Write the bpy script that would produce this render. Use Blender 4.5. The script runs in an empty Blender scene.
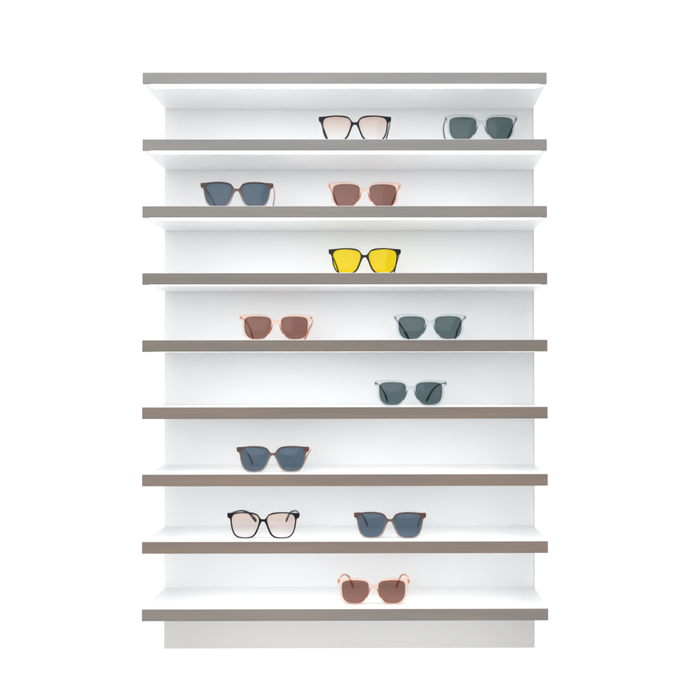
import bpy, bmesh, math, random
from mathutils import Matrix, Vector

S = bpy.context.scene
COL = S.collection
random.seed(4)

# ------------------------------------------------------------------ camera
def make_camera():
    cx, cz, dist = .10078, -.59967, 2.18974
    yaw, pit, rol = .00405, .01218, -.0013
    sx, sy = 49.80776, 7.63333
    c, n = math.cos(yaw), math.sin(yaw)
    Ry = Matrix(((c, -n, 0), (n, c, 0), (0, 0, 1)))
    c, n = math.cos(pit), math.sin(pit)
    Rp = Matrix(((1, 0, 0), (0, c, n), (0, -n, c)))
    c, n = math.cos(rol), math.sin(rol)
    Rr = Matrix(((c, 0, n), (0, 1, 0), (-n, 0, c)))
    M = Rr @ Rp @ Ry                      # rows: right, forward, up
    right, fwd, up = M[0], M[1], M[2]
    cam = bpy.data.cameras.new('camera')
    o = bpy.data.objects.new('camera', cam)
    COL.objects.link(o)
    R = Matrix((right, up, -fwd)).transposed()
    o.matrix_world = Matrix.Translation((cx, -dist, cz)) @ R.to_4x4()
    cam.sensor_width = 36
    cam.lens = 36 * (dist / .002) / 700
    cam.shift_x = -sx / 700
    cam.shift_y = sy / 700
    cam.clip_start = .05
    cam.clip_end = 100
    S.camera = o
make_camera()

# ------------------------------------------------------------------ light
W = bpy.data.worlds.new('World')
S.world = W
W.use_nodes = True
bg = W.node_tree.nodes['Background']
bg.inputs['Color'].default_value = (.985, .992, 1, 1)
bg.inputs['Strength'].default_value = .30

def area(name, loc, target, sx, sy, power, color=(1, 1, 1)):
    l = bpy.data.lights.new(name, 'AREA')
    l.shape = 'RECTANGLE'; l.size = sx; l.size_y = sy
    l.energy = power; l.color = color
    o = bpy.data.objects.new(name, l)
    COL.objects.link(o)
    o.location = loc
    o.rotation_euler = (Vector(target) - Vector(loc)).to_track_quat('-Z', 'Y').to_euler()
    return o
area('front_fill_light', (-.5, -3.4, .35), (0, 0, -.6), 2.6, 2.2, 60)  # added unseen lamp, gives the shelf fronts frontal light
area('overhead_fill_light', (0, -.9, 1.5), (0, .1, -.5), 2.4, .8, 14)  # second unseen lamp, put in to fill the stand from above

S.view_settings.view_transform = 'Standard'
S.view_settings.look = 'None'
S.view_settings.exposure = 0
S.view_settings.gamma = 1
S.render.engine = 'CYCLES'
S.cycles.max_bounces = 14
S.cycles.diffuse_bounces = 8
S.cycles.transparent_max_bounces = 32
S.cycles.transmission_bounces = 12

LED_STRENGTH = 5.7

# ------------------------------------------------------------------ materials
def mat(name, base=(.8, .8, .8), rough=.5, metal=0, coat=0, spec=.5):
    m = bpy.data.materials.new(name); m.use_nodes = True
    p = m.node_tree.nodes['Principled BSDF']
    p.inputs['Base Color'].default_value = (*base, 1)
    p.inputs['Roughness'].default_value = rough
    p.inputs['Metallic'].default_value = metal
    p.inputs['Coat Weight'].default_value = coat
    p.inputs['Coat Roughness'].default_value = .08
    p.inputs['Specular IOR Level'].default_value = spec
    return m

def noisy(m, scale, col_a, col_b, rough=None, bump=0, detail=4, tex_scale=(1, 1, 1), lo=.35, hi=.65):
    """procedural colour variation between two near colours, with optional roughness range and bump"""
    nt = m.node_tree; N = nt.nodes; L = nt.links
    p = N['Principled BSDF']
    tc = N.new('ShaderNodeTexCoord'); mp = N.new('ShaderNodeMapping')
    mp.inputs['Scale'].default_value = tex_scale
    L.new(tc.outputs['Object'], mp.inputs['Vector'])
    t = N.new('ShaderNodeTexNoise'); t.inputs['Scale'].default_value = scale
    t.inputs['Detail'].default_value = detail
    L.new(mp.outputs['Vector'], t.inputs['Vector'])
    r = N.new('ShaderNodeValToRGB')
    r.color_ramp.elements[0].position = lo; r.color_ramp.elements[0].color = (*col_a, 1)
    r.color_ramp.elements[1].position = hi; r.color_ramp.elements[1].color = (*col_b, 1)
    L.new(t.outputs['Fac'], r.inputs['Fac'])
    L.new(r.outputs['Color'], p.inputs['Base Color'])
    if rough:
        mr = N.new('ShaderNodeMapRange')
        mr.inputs['To Min'].default_value, mr.inputs['To Max'].default_value = rough
        L.new(t.outputs['Fac'], mr.inputs['Value']); L.new(mr.outputs['Result'], p.inputs['Roughness'])
    if bump:
        b = N.new('ShaderNodeBump'); b.inputs['Strength'].default_value = bump
        b.inputs['Distance'].default_value = .0006
        t2 = N.new('ShaderNodeTexNoise'); t2.inputs['Scale'].default_value = 420
        L.new(mp.outputs['Vector'], t2.inputs['Vector'])
        L.new(t2.outputs['Fac'], b.inputs['Height']); L.new(b.outputs['Normal'], p.inputs['Normal'])
    return m

def lin(r, g, b):
    return tuple(((v / 255 + .055) / 1.055) ** 2.4 if v > 10 else v / 255 / 12.92 for v in (r, g, b))

WHITE = noisy(mat('white_laminate', rough=.3, coat=.0), 1.2, (.868, .874, .878), (.884, .886, .888), None, 0, 0, (1, 1, 1), 0, 1)
PANEL = noisy(mat('white_panel', rough=.4), 1.2, (.825, .838, .846), (.85, .858, .862), None, 0, 0, (1, 1, 1), 0, 1)
BASE = noisy(mat('plinth_grey_white', rough=.45), 1.5, (.50, .494, .49), (.545, .538, .533), (.35, .5), .03, 2, (1, 1, 1), .1, .9)
PSIDE = mat('panel_edge', (.70, .71, .71), .5)
STUDIO = mat('self_lit_studio_white', (.30, .30, .30), .9, spec=.0)      # white sweep with an added glow that whitens the backdrop and lights the stand
STUDIO.node_tree.nodes['Principled BSDF'].inputs['Emission Color'].default_value = (1, 1, 1, 1)
STUDIO.node_tree.nodes['Principled BSDF'].inputs['Emission Strength'].default_value = .92

# floor reflection painted into the trim colours: grey on top, taupe further down
TRIM_REFLECT_RGB = [(166, 167, 168), (160, 158, 156), (154, 150, 146), (147, 140, 133), (143, 133, 124),
            (147, 134, 124), (149, 134, 123), (150, 133, 122), (146, 139, 134)]
def trim_mat(i):
    k = .80 if i < 3 else .77
    c = tuple(v * k for v in lin(*TRIM_REFLECT_RGB[i]))
    m = mat('brushed_reflect_trim_%d' % i if i else 'brushed_grey_trim', c, .45, metal=.0)
    a = (c[0] * .82, c[1] * .86, c[2] * .90); b = (c[0] * 1.24, c[1] * 1.16, c[2] * 1.07)
    return noisy(m, 3.0, a, b, (.36, .55), .15, 8, (1, 1, 14), .25, .75)

def led_mat():
    m = bpy.data.materials.new('led_diffuser'); m.use_nodes = True
    p = m.node_tree.nodes['Principled BSDF']
    p.inputs['Base Color'].default_value = (.8, .8, .8, 1)
    p.inputs['Emission Color'].default_value = (.975, .985, 1, 1)
    p.inputs['Emission Strength'].default_value = LED_STRENGTH
    return m
LED = led_mat()

def acetate(name, tint, body, clear, rough=.12, grad=None):
    """acetate plastic: light passes straight through (tinted), mixed with a glossy coloured body"""
    m = bpy.data.materials.new(name); m.use_nodes = True
    nt = m.node_tree; N = nt.nodes; L = nt.links
    p = N['Principled BSDF']; out = N['Material Output']
    p.inputs['Base Color'].default_value = (*body, 1)
    p.inputs['Roughness'].default_value = rough
    p.inputs['IOR'].default_value = 1.49
    t = N.new('ShaderNodeBsdfTransparent'); t.inputs['Color'].default_value = (*tint, 1)
    mx = N.new('ShaderNodeMixShader')
    fr = N.new('ShaderNodeFresnel'); fr.inputs['IOR'].default_value = 1.35
    mr = N.new('ShaderNodeMapRange')
    mr.inputs['From Min'].default_value = .02; mr.inputs['From Max'].default_value = .6
    mr.inputs['To Min'].default_value = 1 - clear; mr.inputs['To Max'].default_value = 1
    L.new(fr.outputs['Fac'], mr.inputs['Value']); L.new(mr.outputs['Result'], mx.inputs['Fac'])
    L.new(t.outputs[0], mx.inputs[1]); L.new(p.outputs[0], mx.inputs[2])
    L.new(mx.outputs[0], out.inputs['Surface'])
    return m

def vgrad(m, lo, hi, z0, z1):
    """base colour fades up the object: z0 -> lo, z1 -> hi (two-tone acetate)"""
    nt = m.node_tree; N = nt.nodes; L = nt.links
    tc = N.new('ShaderNodeTexCoord'); sp = N.new('ShaderNodeSeparateXYZ')
    L.new(tc.outputs['Object'], sp.inputs[0])
    mr = N.new('ShaderNodeMapRange'); mr.inputs['From Min'].default_value = z0; mr.inputs['From Max'].default_value = z1
    L.new(sp.outputs['Z'], mr.inputs['Value'])
    r = N.new('ShaderNodeValToRGB')
    r.color_ramp.elements[0].color = (*lo, 1); r.color_ramp.elements[1].color = (*hi, 1)
    L.new(mr.outputs['Result'], r.inputs['Fac'])
    return r

def lens_mat(name, rgb_lo, rgb_hi=None, gloss=.06):
    """tinted lens: transparent with a thin clear-coat reflection, colour may fade up the lens"""
    m = bpy.data.materials.new(name); m.use_nodes = True
    nt = m.node_tree; N = nt.nodes; L = nt.links
    out = N['Material Output']; N.remove(N['Principled BSDF'])
    t = N.new('ShaderNodeBsdfTransparent'); t.inputs['Color'].default_value = (*rgb_lo, 1)
    if rgb_hi:
        r = vgrad(m, rgb_lo, rgb_hi, .008, .046)
        L.new(r.outputs['Color'], t.inputs['Color'])
    g = N.new('ShaderNodeBsdfGlossy'); g.inputs['Roughness'].default_value = .06
    fr = N.new('ShaderNodeFresnel'); fr.inputs['IOR'].default_value = 1.4
    mx = N.new('ShaderNodeMixShader')
    mp = N.new('ShaderNodeMath'); mp.operation = 'MULTIPLY'; mp.inputs[1].default_value = gloss / .04
    L.new(fr.outputs['Fac'], mp.inputs[0]); L.new(mp.outputs[0], mx.inputs['Fac'])
    L.new(t.outputs[0], mx.inputs[1]); L.new(g.outputs[0], mx.inputs[2])
    L.new(mx.outputs[0], out.inputs['Surface'])
    return m

BLACK = mat('black_acetate', lin(20, 20, 28), .32, spec=.14)
BLACKT = mat('black_acetate_temple', lin(38, 42, 54), .25, spec=.3)
TAUPE = mat('two_tone_brown_acetate', lin(110, 85, 78), .3, spec=.15)
_r = vgrad(TAUPE, lin(166, 148, 138), lin(86, 62, 54), .004, .044)
TAUPE.node_tree.links.new(_r.outputs['Color'], TAUPE.node_tree.nodes['Principled BSDF'].inputs['Base Color'])
PALE = acetate('pale_blush_acetate', (.97, .86, .80), lin(236, 206, 192), .6)
CLEAR = acetate('clear_acetate', (.965, .978, .977), lin(150, 166, 168), .88)
PINK = acetate('peach_acetate', (.998, .955, .925), lin(244, 188, 154), .86)
PADC = acetate('clear_nose_pad', (.70, .78, .78), lin(96, 108, 112), .45)
PADP = acetate('amber_nose_pad', (.93, .58, .44), lin(222, 128, 96), .45)
METAL = mat('hinge_steel', (.12, .12, .125), .35, metal=.6)
COPPER = mat('hinge_rose_metal', (.50, .20, .13), .35, metal=.5)
DARKCORE = mat('dark_core_wire', lin(70, 76, 80), .35, metal=.4)
ROSECORE = mat('rose_core_wire', lin(222, 165, 145), .35, metal=.4)

def sq(*c): return tuple(math.sqrt(v) for v in c)
L_BLUE = lens_mat('blue_lens', sq(.128, .185, .245), gloss=.018)
L_GREEN = lens_mat('grey_green_lens', sq(.125, .18, .188), gloss=.018)
L_BROWN = lens_mat('brown_lens', sq(.32, .165, .132), gloss=.018)
L_YELLOW = lens_mat('yellow_lens', sq(1.0, .75, .010), gloss=.018)
L_GRAD = lens_mat('rose_gradient_lens', sq(.97, .95, .94), sq(.89, .70, .62), gloss=.018)

# ------------------------------------------------------------------ helpers
def link(name, me, m=None, parent=None, smooth=False):
    o = bpy.data.objects.new(name, me); COL.objects.link(o)
    if m: me.materials.append(m)
    if parent: o.parent = parent
    if smooth:
        for f in me.polygons: f.use_smooth = True
    return o

def box_bm(bm, x0, x1, y0, y1, z0, z1, bev=0, seg=2):
    r = bmesh.ops.create_cube(bm, size=1)
    vs = r['verts']
    for v in vs:
        v.co = Vector((x0 if v.co.x < 0 else x1, y0 if v.co.y < 0 else y1, z0 if v.co.z < 0 else z1))
    if bev:
        es = list({e for v in vs for e in v.link_edges})
        bmesh.ops.bevel(bm, geom=es, offset=bev, segments=seg, profile=.6, affect='EDGES')

def box(name, x0, x1, y0, y1, z0, z1, m, parent=None, bev=0):
    bm = bmesh.new(); box_bm(bm, x0, x1, y0, y1, z0, z1, bev)
    me = bpy.data.meshes.new(name); bm.to_mesh(me); bm.free()
    return link(name, me, m, parent)

def spline(pts, n=8, closed=True):
    """Catmull-Rom through pts"""
    out = []; k = len(pts); rng = range(k if closed else k - 1)
    for i in rng:
        g = (lambda j: pts[j % k]) if closed else (lambda j: pts[min(max(j, 0), k - 1)])
        p0, p1, p2, p3 = g(i - 1), g(i), g(i + 1), g(i + 2)
        for s in range(n):
            t = s / n
            out.append(tuple(.5 * (2 * b + (c - a) * t + (2 * a - 5 * b + 4 * c - d) * t * t
                                   + (3 * b - a - 3 * c + d) * t ** 3) for a, b, c, d in zip(p0, p1, p2, p3)))
    if not closed: out.append(tuple(pts[-1]))
    return out

WRAP = .00085
def wrap(x): return WRAP * x * x          # mm, the front curves back towards its ends

def front_mesh(name, outer, lens, thick=3.6, bev=.5):
    """flat outline with two lens openings -> extruded, rounded, curved frame front (mm -> m)"""
    cu = bpy.data.curves.new(name, 'CURVE'); cu.dimensions = '2D'; cu.fill_mode = 'BOTH'
    def add(pts):
        sp = cu.splines.new('POLY'); sp.points.add(len(pts) - 1)
        for p, q in zip(sp.points, pts): p.co = (q[0], q[1], 0, 1)
        sp.use_cyclic_u = True
    add(outer); add(lens); add([(-x, z) for x, z in lens][::-1])
    cu.extrude = thick / 2 - bev; cu.bevel_depth = bev; cu.bevel_resolution = 2; cu.offset = -bev
    o = bpy.data.objects.new(name, cu); COL.objects.link(o)
    dg = bpy.context.evaluated_depsgraph_get(); dg.update()
    me = bpy.data.meshes.new_from_object(o.evaluated_get(dg))
    bpy.data.objects.remove(o); bpy.data.curves.remove(cu)
    bm = bmesh.new(); bm.from_mesh(me)
    bmesh.ops.remove_doubles(bm, verts=bm.verts, dist=.01)
    for v in bm.verts:
        x, z, y = v.co
        v.co = (x / 1000, (-y + wrap(x)) / 1000, z / 1000)
    bmesh.ops.recalc_face_normals(bm, faces=bm.faces)
    for f in bm.faces: f.smooth = abs(f.normal.y) < .95
    bm.to_mesh(me); bm.free()
    me.name = name
    return me

def lens_mesh(lens, side, dome=1.8, t=1.5):
    pts = [(side * x, z) for x, z in lens]
    cx = sum(p[0] for p in pts) / len(pts); cz = sum(p[1] for p in pts) / len(pts)
    bm = bmesh.new(); R = 7; surf = []
    for face in (0, 1):
        rings = []
        for k in range(1, R + 1):
            f = k / R * 1.006; ring = []
            for x, z in pts:
                X = cx + (x - cx) * f; Z = cz + (z - cz) * f
                Y = wrap(X) - dome * (1 - (k / R) ** 2) + (t / 2 if face else -t / 2)
                ring.append(bm.verts.new((X / 1000, Y / 1000, Z / 1000)))
            rings.append(ring)
        c = bm.verts.new((cx / 1000, (wrap(cx) - dome + (t / 2 if face else -t / 2)) / 1000, cz / 1000))
        n = len(pts)
        for j in range(n):
            bm.faces.new((c, rings[0][j], rings[0][(j + 1) % n]))
            for a, b in zip(rings, rings[1:]):
                bm.faces.new((a[j], b[j], b[(j + 1) % n], a[(j + 1) % n]))
        surf.append(rings[-1])
    n = len(pts)
    for j in range(n):
        bm.faces.new((surf[0][j], surf[1][j], surf[1][(j + 1) % n], surf[0][(j + 1) % n]))
    bmesh.ops.recalc_face_normals(bm, faces=bm.faces)
    me = bpy.data.meshes.new('lens'); bm.to_mesh(me); bm.free()
    return me

def sweep(path, dims, name='temple', seg=12, power=3.0):
    """sweep a rounded-rectangle section (half width a, half height b) along a path; mm -> m"""
    bm = bmesh.new(); rings = []
    P = [Vector(p) for p in path]
    for i, p in enumerate(P):
        t = (P[min(i + 1, len(P) - 1)] - P[max(i - 1, 0)]).normalized()
        side = t.cross(Vector((0, 0, 1)))
        if side.length < .1: side = Vector((1, 0, 0))
        side.normalize(); up = side.cross(t).normalized()
        a, b = dims[i]; ring = []
        for k in range(seg):
            th = 2 * math.pi * k / seg
            c, s = math.cos(th), math.sin(th)
            e = 2 / power
            u = math.copysign(abs(c) ** e, c) * a; w = math.copysign(abs(s) ** e, s) * b
            ring.append(bm.verts.new((p + side * u + up * w) / 1000))
        rings.append(ring)
    for r0, r1 in zip(rings, rings[1:]):
        for k in range(seg):
            bm.faces.new((r0[k], r0[(k + 1) % seg], r1[(k + 1) % seg], r1[k]))
    bm.faces.new(rings[0]); bm.faces.new(rings[-1][::-1])
    bmesh.ops.recalc_face_normals(bm, faces=bm.faces)
    me = bpy.data.meshes.new(name); bm.to_mesh(me); bm.free()
    return me

# ------------------------------------------------------------------ the setting
def setting():
    # one seamless white sweep: level floor that curves up into a wall behind the stand
    bm = bmesh.new(); prof = []
    fz = -1.2085; R = 1.2; yb = 2.4
    prof.append((-1.3, fz))
    for k in range(0, 13):
        a = math.pi / 2 * k / 12
        prof.append((yb - R + R * math.sin(a), fz + R - R * math.cos(a)))
    prof.append((yb, 3.2))
    rows = [[bm.verts.new((x, y, z)) for y, z in prof] for x in (-2.3, 2.3)]
    for j in range(len(prof) - 1):
        bm.faces.new((rows[0][j], rows[1][j], rows[1][j + 1], rows[0][j + 1]))
    me = bpy.data.meshes.new('floor'); bm.to_mesh(me); bm.free()
    o = link('floor', me, STUDIO, smooth=True); o['kind'] = 'structure'
setting()

# ------------------------------------------------------------------ shelving
N_SH = 9; STEP = .1342; SW = .8097; TH = .0239; DEP = .2176; PW = .8130; BASE_Z = -1.2072

def shelving():
    root = bpy.data.objects.new('display_shelving', None); COL.objects.link(root)
    root.location = (0, DEP, BASE_Z)
    root['label'] = 'tall white display stand with nine lit shelves edged in grey and taupe'
    root['category'] = 'shelving'
    def rel(o):
        o.location = (0, -DEP, -BASE_Z); return o
    zt = -TH                                     # the panel starts under the top shelf
    zb = -(N_SH - 1) * STEP - TH
    rel(box('back_panel', -PW / 2, PW / 2 - .0026, DEP, DEP + .034, zb + .0005, -.0005, PANEL, root, .0006))
    rel(box('plinth', -PW / 2, PW / 2 - .0026, DEP, DEP + .034, BASE_Z, zb - .0005, BASE, root, .0006))
    rel(box('side_edging', PW / 2 - .0024, PW / 2, DEP + .001, DEP + .034, BASE_Z, -.0005, PSIDE, root, .0004))
    for i in range(N_SH):
        z = -i * STEP
        sh = rel(box('shelf', -SW / 2, SW / 2, .0014, DEP - .0004, z - TH + .0015, z, WHITE, root, .0007))
        tr = box('edge_trim', -SW / 2 - .0004, SW / 2 + .0004, 0, .0013, z - TH - .0003, z - .0011, trim_mat(i), sh, .0005)
        # light strip: a rounded diffuser let into the underside behind the trim
        bm = bmesh.new(); x1 = SW / 2 - .010; y0, y1 = .0045, .0345; zl = z - TH + .0015
        out = []
        def arc(cx, s):
            for k in range(9):
                a = -math.pi / 2 + math.pi * k / 8
                out.append((cx + s * .018 * math.cos(a), (y0 + y1) / 2 + s * (y1 - y0) / 2 * math.sin(a)))
        arc(x1 - .018, 1); arc(-x1 + .018, -1)
        top = [bm.verts.new((x, y, zl - .0003)) for x, y in out]
        bot = [bm.verts.new((x, y, zl - .0013)) for x, y in out]
        n = len(out)
        bm.faces.new(top); bm.faces.new(bot[::-1])
        for j in range(n): bm.faces.new((top[j], bot[j], bot[(j + 1) % n], top[(j + 1) % n]))
        bmesh.ops.recalc_face_normals(bm, faces=bm.faces)
        me = bpy.data.meshes.new('light_strip'); bm.to_mesh(me); bm.free()
        link('light_strip', me, LED, sh)
    return root
shelving()

# ------------------------------------------------------------------ eyewear
def half(outer):
    """mirror a right-half outline (bridge top -> round -> bridge bottom) into a closed one"""
    return outer + [(-x, z) for x, z in outer[::-1] if x > .01]

A_OUT = [(0, 38.6), (2.5, 38.7), (5.2, 40), (8, 43.9), (11.9, 48.3), (19.8, 51.4), (31.6, 52.7), (44.7, 52.7), (57.8, 51.5), (67, 50.9), (72.2, 50.7),
         (73.4, 49.4), (73.5, 46), (73.1, 42.4), (71.6, 41), (68.9, 39.4), (67.4, 35.4), (66.2, 26.2), (64, 16.4), (59.7, 7.2), (52.5, 1.6), (42.5, 0),
         (32.2, 0), (22.7, 1.6), (15.5, 7.0), (10.8, 15.5), (6.8, 25.8), (3.9, 31.6), (1.8, 33.6), (0, 34)]
A_LENS = [(8.3, 35), (8.9, 40), (11.3, 44.5), (15.9, 47.3), (26.3, 49.6), (39.4, 50.5), (51.2, 49.8), (58.8, 47.8), (63, 43.9), (64.6, 36.7),
          (63.5, 26.2), (61.2, 15.7), (56.8, 7.7), (50, 3), (42, 1.7), (32.4, 1.7), (24.0, 3.9), (17.9, 9.2), (13.2, 18.3), (10, 27.5)]
B_OUT = [(0, 39.6), (3, 39.9), (6, 41.3), (11.3, 46.3), (19, 50.3), (32, 52.2), (48, 52.6), (61, 51.8), (70.5, 51.3), (73.2, 50.2), (74, 47.5),
         (73.8, 43), (72.2, 40.4), (69, 38), (67.9, 34), (67.7, 25.5), (66.3, 15), (61.7, 6.5), (54.5, 1.3), (45, 0), (33.5, 0), (24.4, 1.3), (17.8, 6.5),
         (12.6, 13.8), (9.3, 21.6), (6.7, 28.2), (4.4, 31.9), (2, 33.3), (0, 33.6)]
B_LENS = [(9.8, 34), (10.6, 40.5), (14.5, 45), (22, 47.3), (36.5, 48.3), (50.3, 47.8), (58.4, 46), (62.8, 42.4), (64.2, 36.5),
          (64, 25.5), (62.5, 15.8), (58.2, 8), (51.2, 3.6), (42.5, 2.3), (34.5, 2.3), (26, 3.5), (19.6, 8), (14.5, 16), (11, 25.5)]

STYLES = {
    'black': dict(outer=A_OUT, lens=A_LENS, frame=BLACK, temple=BLACKT, lensm=L_GRAD, core=None, pad=None, hinge=METAL, k=1.0),
    'yellow': dict(outer=A_OUT, lens=A_LENS, frame=BLACK, temple=BLACKT, lensm=L_YELLOW, core=None, pad=None, hinge=METAL, k=1.0),
    'taupe': dict(outer=A_OUT, lens=A_LENS, frame=TAUPE, temple=PALE, lensm=L_BLUE, core=None, pad=None, hinge=COPPER, k=1.0),
    'clear': dict(outer=B_OUT, lens=B_LENS, frame=CLEAR, temple=CLEAR, lensm=L_GREEN, core=DARKCORE, pad=PADC, hinge=METAL, k=1.001),
    'pink': dict(outer=B_OUT, lens=B_LENS, frame=PINK, temple=PINK, lensm=L_BROWN, core=ROSECORE, pad=PADP, hinge=COPPER, k=1.001),
}
CACHE = {}
# (share of the way in, depth in mm, share of the drop) along a temple
SLOPE = [(.22, 48, .03), (.50, 86, .17), (.74, 112, .42), (.90, 131, .72)]
HOOK = [(.20, 50, -.02), (.48, 86, .03), (.74, 110, .22), (.90, 130, .60)]

def glasses(style, shelf, x_mm, y_mm, yaw, spread, tipz, label, cat, bow=3, bend=None):
    bend = bend or SLOPE
    if not isinstance(bow, tuple): bow = (bow, bow)
    st = STYLES[style]; key = (st['k'])
    if key not in CACHE:
        sc = lambda pts: [(x * st['k'], z * st['k']) for x, z in pts]
        ou = spline(sc(half(st['outer'])), 5); le = spline(sc(st['lens']), 5)
        CACHE[key] = (front_mesh('frame_front', ou, le), le)
    fm, le = CACHE[key]
    k = st['k']
    name = 'eyeglasses' if style == 'black' else 'sunglasses'
    root = bpy.data.objects.new(name, None); COL.objects.link(root)
    root.location = (x_mm / 1000, y_mm / 1000, -shelf * STEP + .0003)
    root.rotation_euler = (0, 0, math.radians(yaw))
    root['label'] = label; root['category'] = cat; root['group'] = 'glasses standing on the display shelves'
    f = fm.copy(); f.materials.clear()
    fr = link('frame_front', f, st['frame'], root)
    for s in (-1, 1):
        link('lens', lens_mesh(le, s), st['lensm'], root, smooth=True)
    hx, hy, hz = 71.2 * k, wrap(72) + 2.0, 45.8 * k
    for s in (-1, 1):
        tx = s * spread[0 if s < 0 else 1]
        # level arm, then the ear bend and a drop to the tip that rests on the shelf
        d = (hz - tipz); bw = bow[0 if s < 0 else 1]
        def P(u, y, drop): return (s * hx * (1 - u) + tx * u + s * bw * 4 * u * (1 - u), y, hz - drop * d)
        ctrl = [(s * hx, hy, hz), (s * (hx + .4), hy + 10, hz)] + [P(*q) for q in bend] + [(tx, 146, tipz + 3)]
        path = spline(ctrl, 6, closed=False); n = len(path)
        dims = []
        for i in range(n):
            u = i / (n - 1)
            b = 2.4 - .6 * min(u / .3, 1)
            if u > .6: b += 2.1 * (.5 - .5 * math.cos(min((u - .6) / .3, 1) * math.pi))
            a = 1.5 - .1 * u
            if u > .93: q = math.sqrt(max(1 - ((u - .93) / .072) ** 2, .02)); a *= max(q, .5); b *= q
            dims.append((a, b))
        tm = link('temple', sweep(path, dims), st['temple'], root, smooth=True)
        # endpiece block + hinge that join temple and front
        bm = bmesh.new()
        bx = s * (hx - .2)
        box_bm(bm, (bx - 1.9) / 1000, (bx + 1.9) / 1000, (hy + .6) / 1000, (hy + 5.5) / 1000, (hz - 2.0) / 1000, (hz + 2.0) / 1000, .0004)
        me = bpy.data.meshes.new('hinge'); bm.to_mesh(me); bm.free()
        link('hinge', me, st['hinge'], tm)
        if st['core']:
            m0 = int(n * .04)
            cp = [p for p in path[m0:int(n * .95)]]
            link('core_wire', sweep(cp, [(.45, .55 + (.5 if i > len(cp) * .6 else 0)) for i in range(len(cp))], 'core_wire', 8), st['core'], tm, smooth=True)
        if st['pad']:
            p = [(s * 7.8 * k, 2.6, 31 * k), (s * 8.6 * k, 4.4, 27 * k), (s * 10.3 * k, 5.2, 22 * k), (s * 12.8 * k, 4.6, 16.5 * k), (s * 15.2 * k, 3.0, 12.5 * k)]
            pp = spline(p, 4, closed=False)
            d = [(1.1 * math.sin(math.pi * (.12 + .76 * i / (len(pp) - 1))) + .25, 1.5 * math.sin(math.pi * (.12 + .76 * i / (len(pp) - 1))) + .3) for i in range(len(pp))]
            link('nose_pad', sweep(pp, d, 'nose_pad', 10, 2.2), st['pad'], root, smooth=True)
        if style in ('clear', 'pink'):
            # small rivet plate seen through the clear corner
            bm = bmesh.new()
            bmesh.ops.create_cone(bm, cap_ends=True, segments=6, radius1=.0016, radius2=.0016, depth=.0008)
            bmesh.ops.rotate(bm, verts=bm.verts, cent=(0, 0, 0), matrix=Matrix.Rotation(math.pi / 2, 3, 'X'))
            bmesh.ops.translate(bm, verts=bm.verts, vec=(s * 70.6 * k / 1000, (wrap(70) - 2.1) / 1000, 44.2 * k / 1000))
            me = bpy.data.meshes.new('rivet'); bm.to_mesh(me); bm.free()
            link('rivet', me, st['hinge'], fr)
    return root

G = glasses
G('black', 1, 19.2, 26, 0, (56, 56), .6, 'black framed glasses with pink tinted lenses standing on second shelf from the top', 'glasses')
G('clear', 1, 275.3, 20, 0, (60, 58), .6, 'transparent framed sunglasses with green lenses on second shelf from the top, far right', 'sunglasses', (7, 4))
G('taupe', 2, -220.7, 30, 2.5, (52, 60), .6, 'brown framed sunglasses with blue lenses standing on third shelf from the top', 'sunglasses', (3, 5))
G('pink', 2, 38.7, 32, 2.5, (50, 54), .6, 'pale pink framed sunglasses with brown lenses standing on third shelf from the top', 'sunglasses')
G('yellow', 3, 38.6, 36, 0, (57, 57), .6, 'black framed glasses with bright yellow lenses, alone on their shelf', 'sunglasses')
G('pink', 4, -141.9, 40, 7.0, (47, 62), .6, 'pale pink framed sunglasses with brown lenses beside a transparent pair on middle shelf', 'sunglasses', (0, 10))
G('clear', 4, 171.3, 40, -3.7, (49, 49), .6, 'transparent framed sunglasses with green lenses beside a pink pair on middle shelf', 'sunglasses', (8, 2))
G('clear', 5, 132.2, 40, 2.6, (41, 41), .6, 'transparent framed sunglasses with green lenses, alone on the shelf below the middle one', 'sunglasses')
G('taupe', 6, -149.0, 42, 2.0, (54, 54), .6, 'brown framed sunglasses with blue lenses, alone on third shelf from the bottom', 'sunglasses', (2, 10))
G('black', 7, -168.4, 40, -1.5, (36, 28), 11.0, 'black framed glasses with pink tinted lenses standing on second shelf from the bottom', 'glasses', 4, HOOK)
G('taupe', 7, 89.2, 39, -3.0, (56, 52), .6, 'brown framed sunglasses with blue lenses standing on second shelf from the bottom', 'sunglasses')
G('pink', 8, 55.8, 40, 0, (46, 46), .6, 'pale pink framed sunglasses with brown lenses, alone on the bottom shelf', 'sunglasses', 4, HOOK)
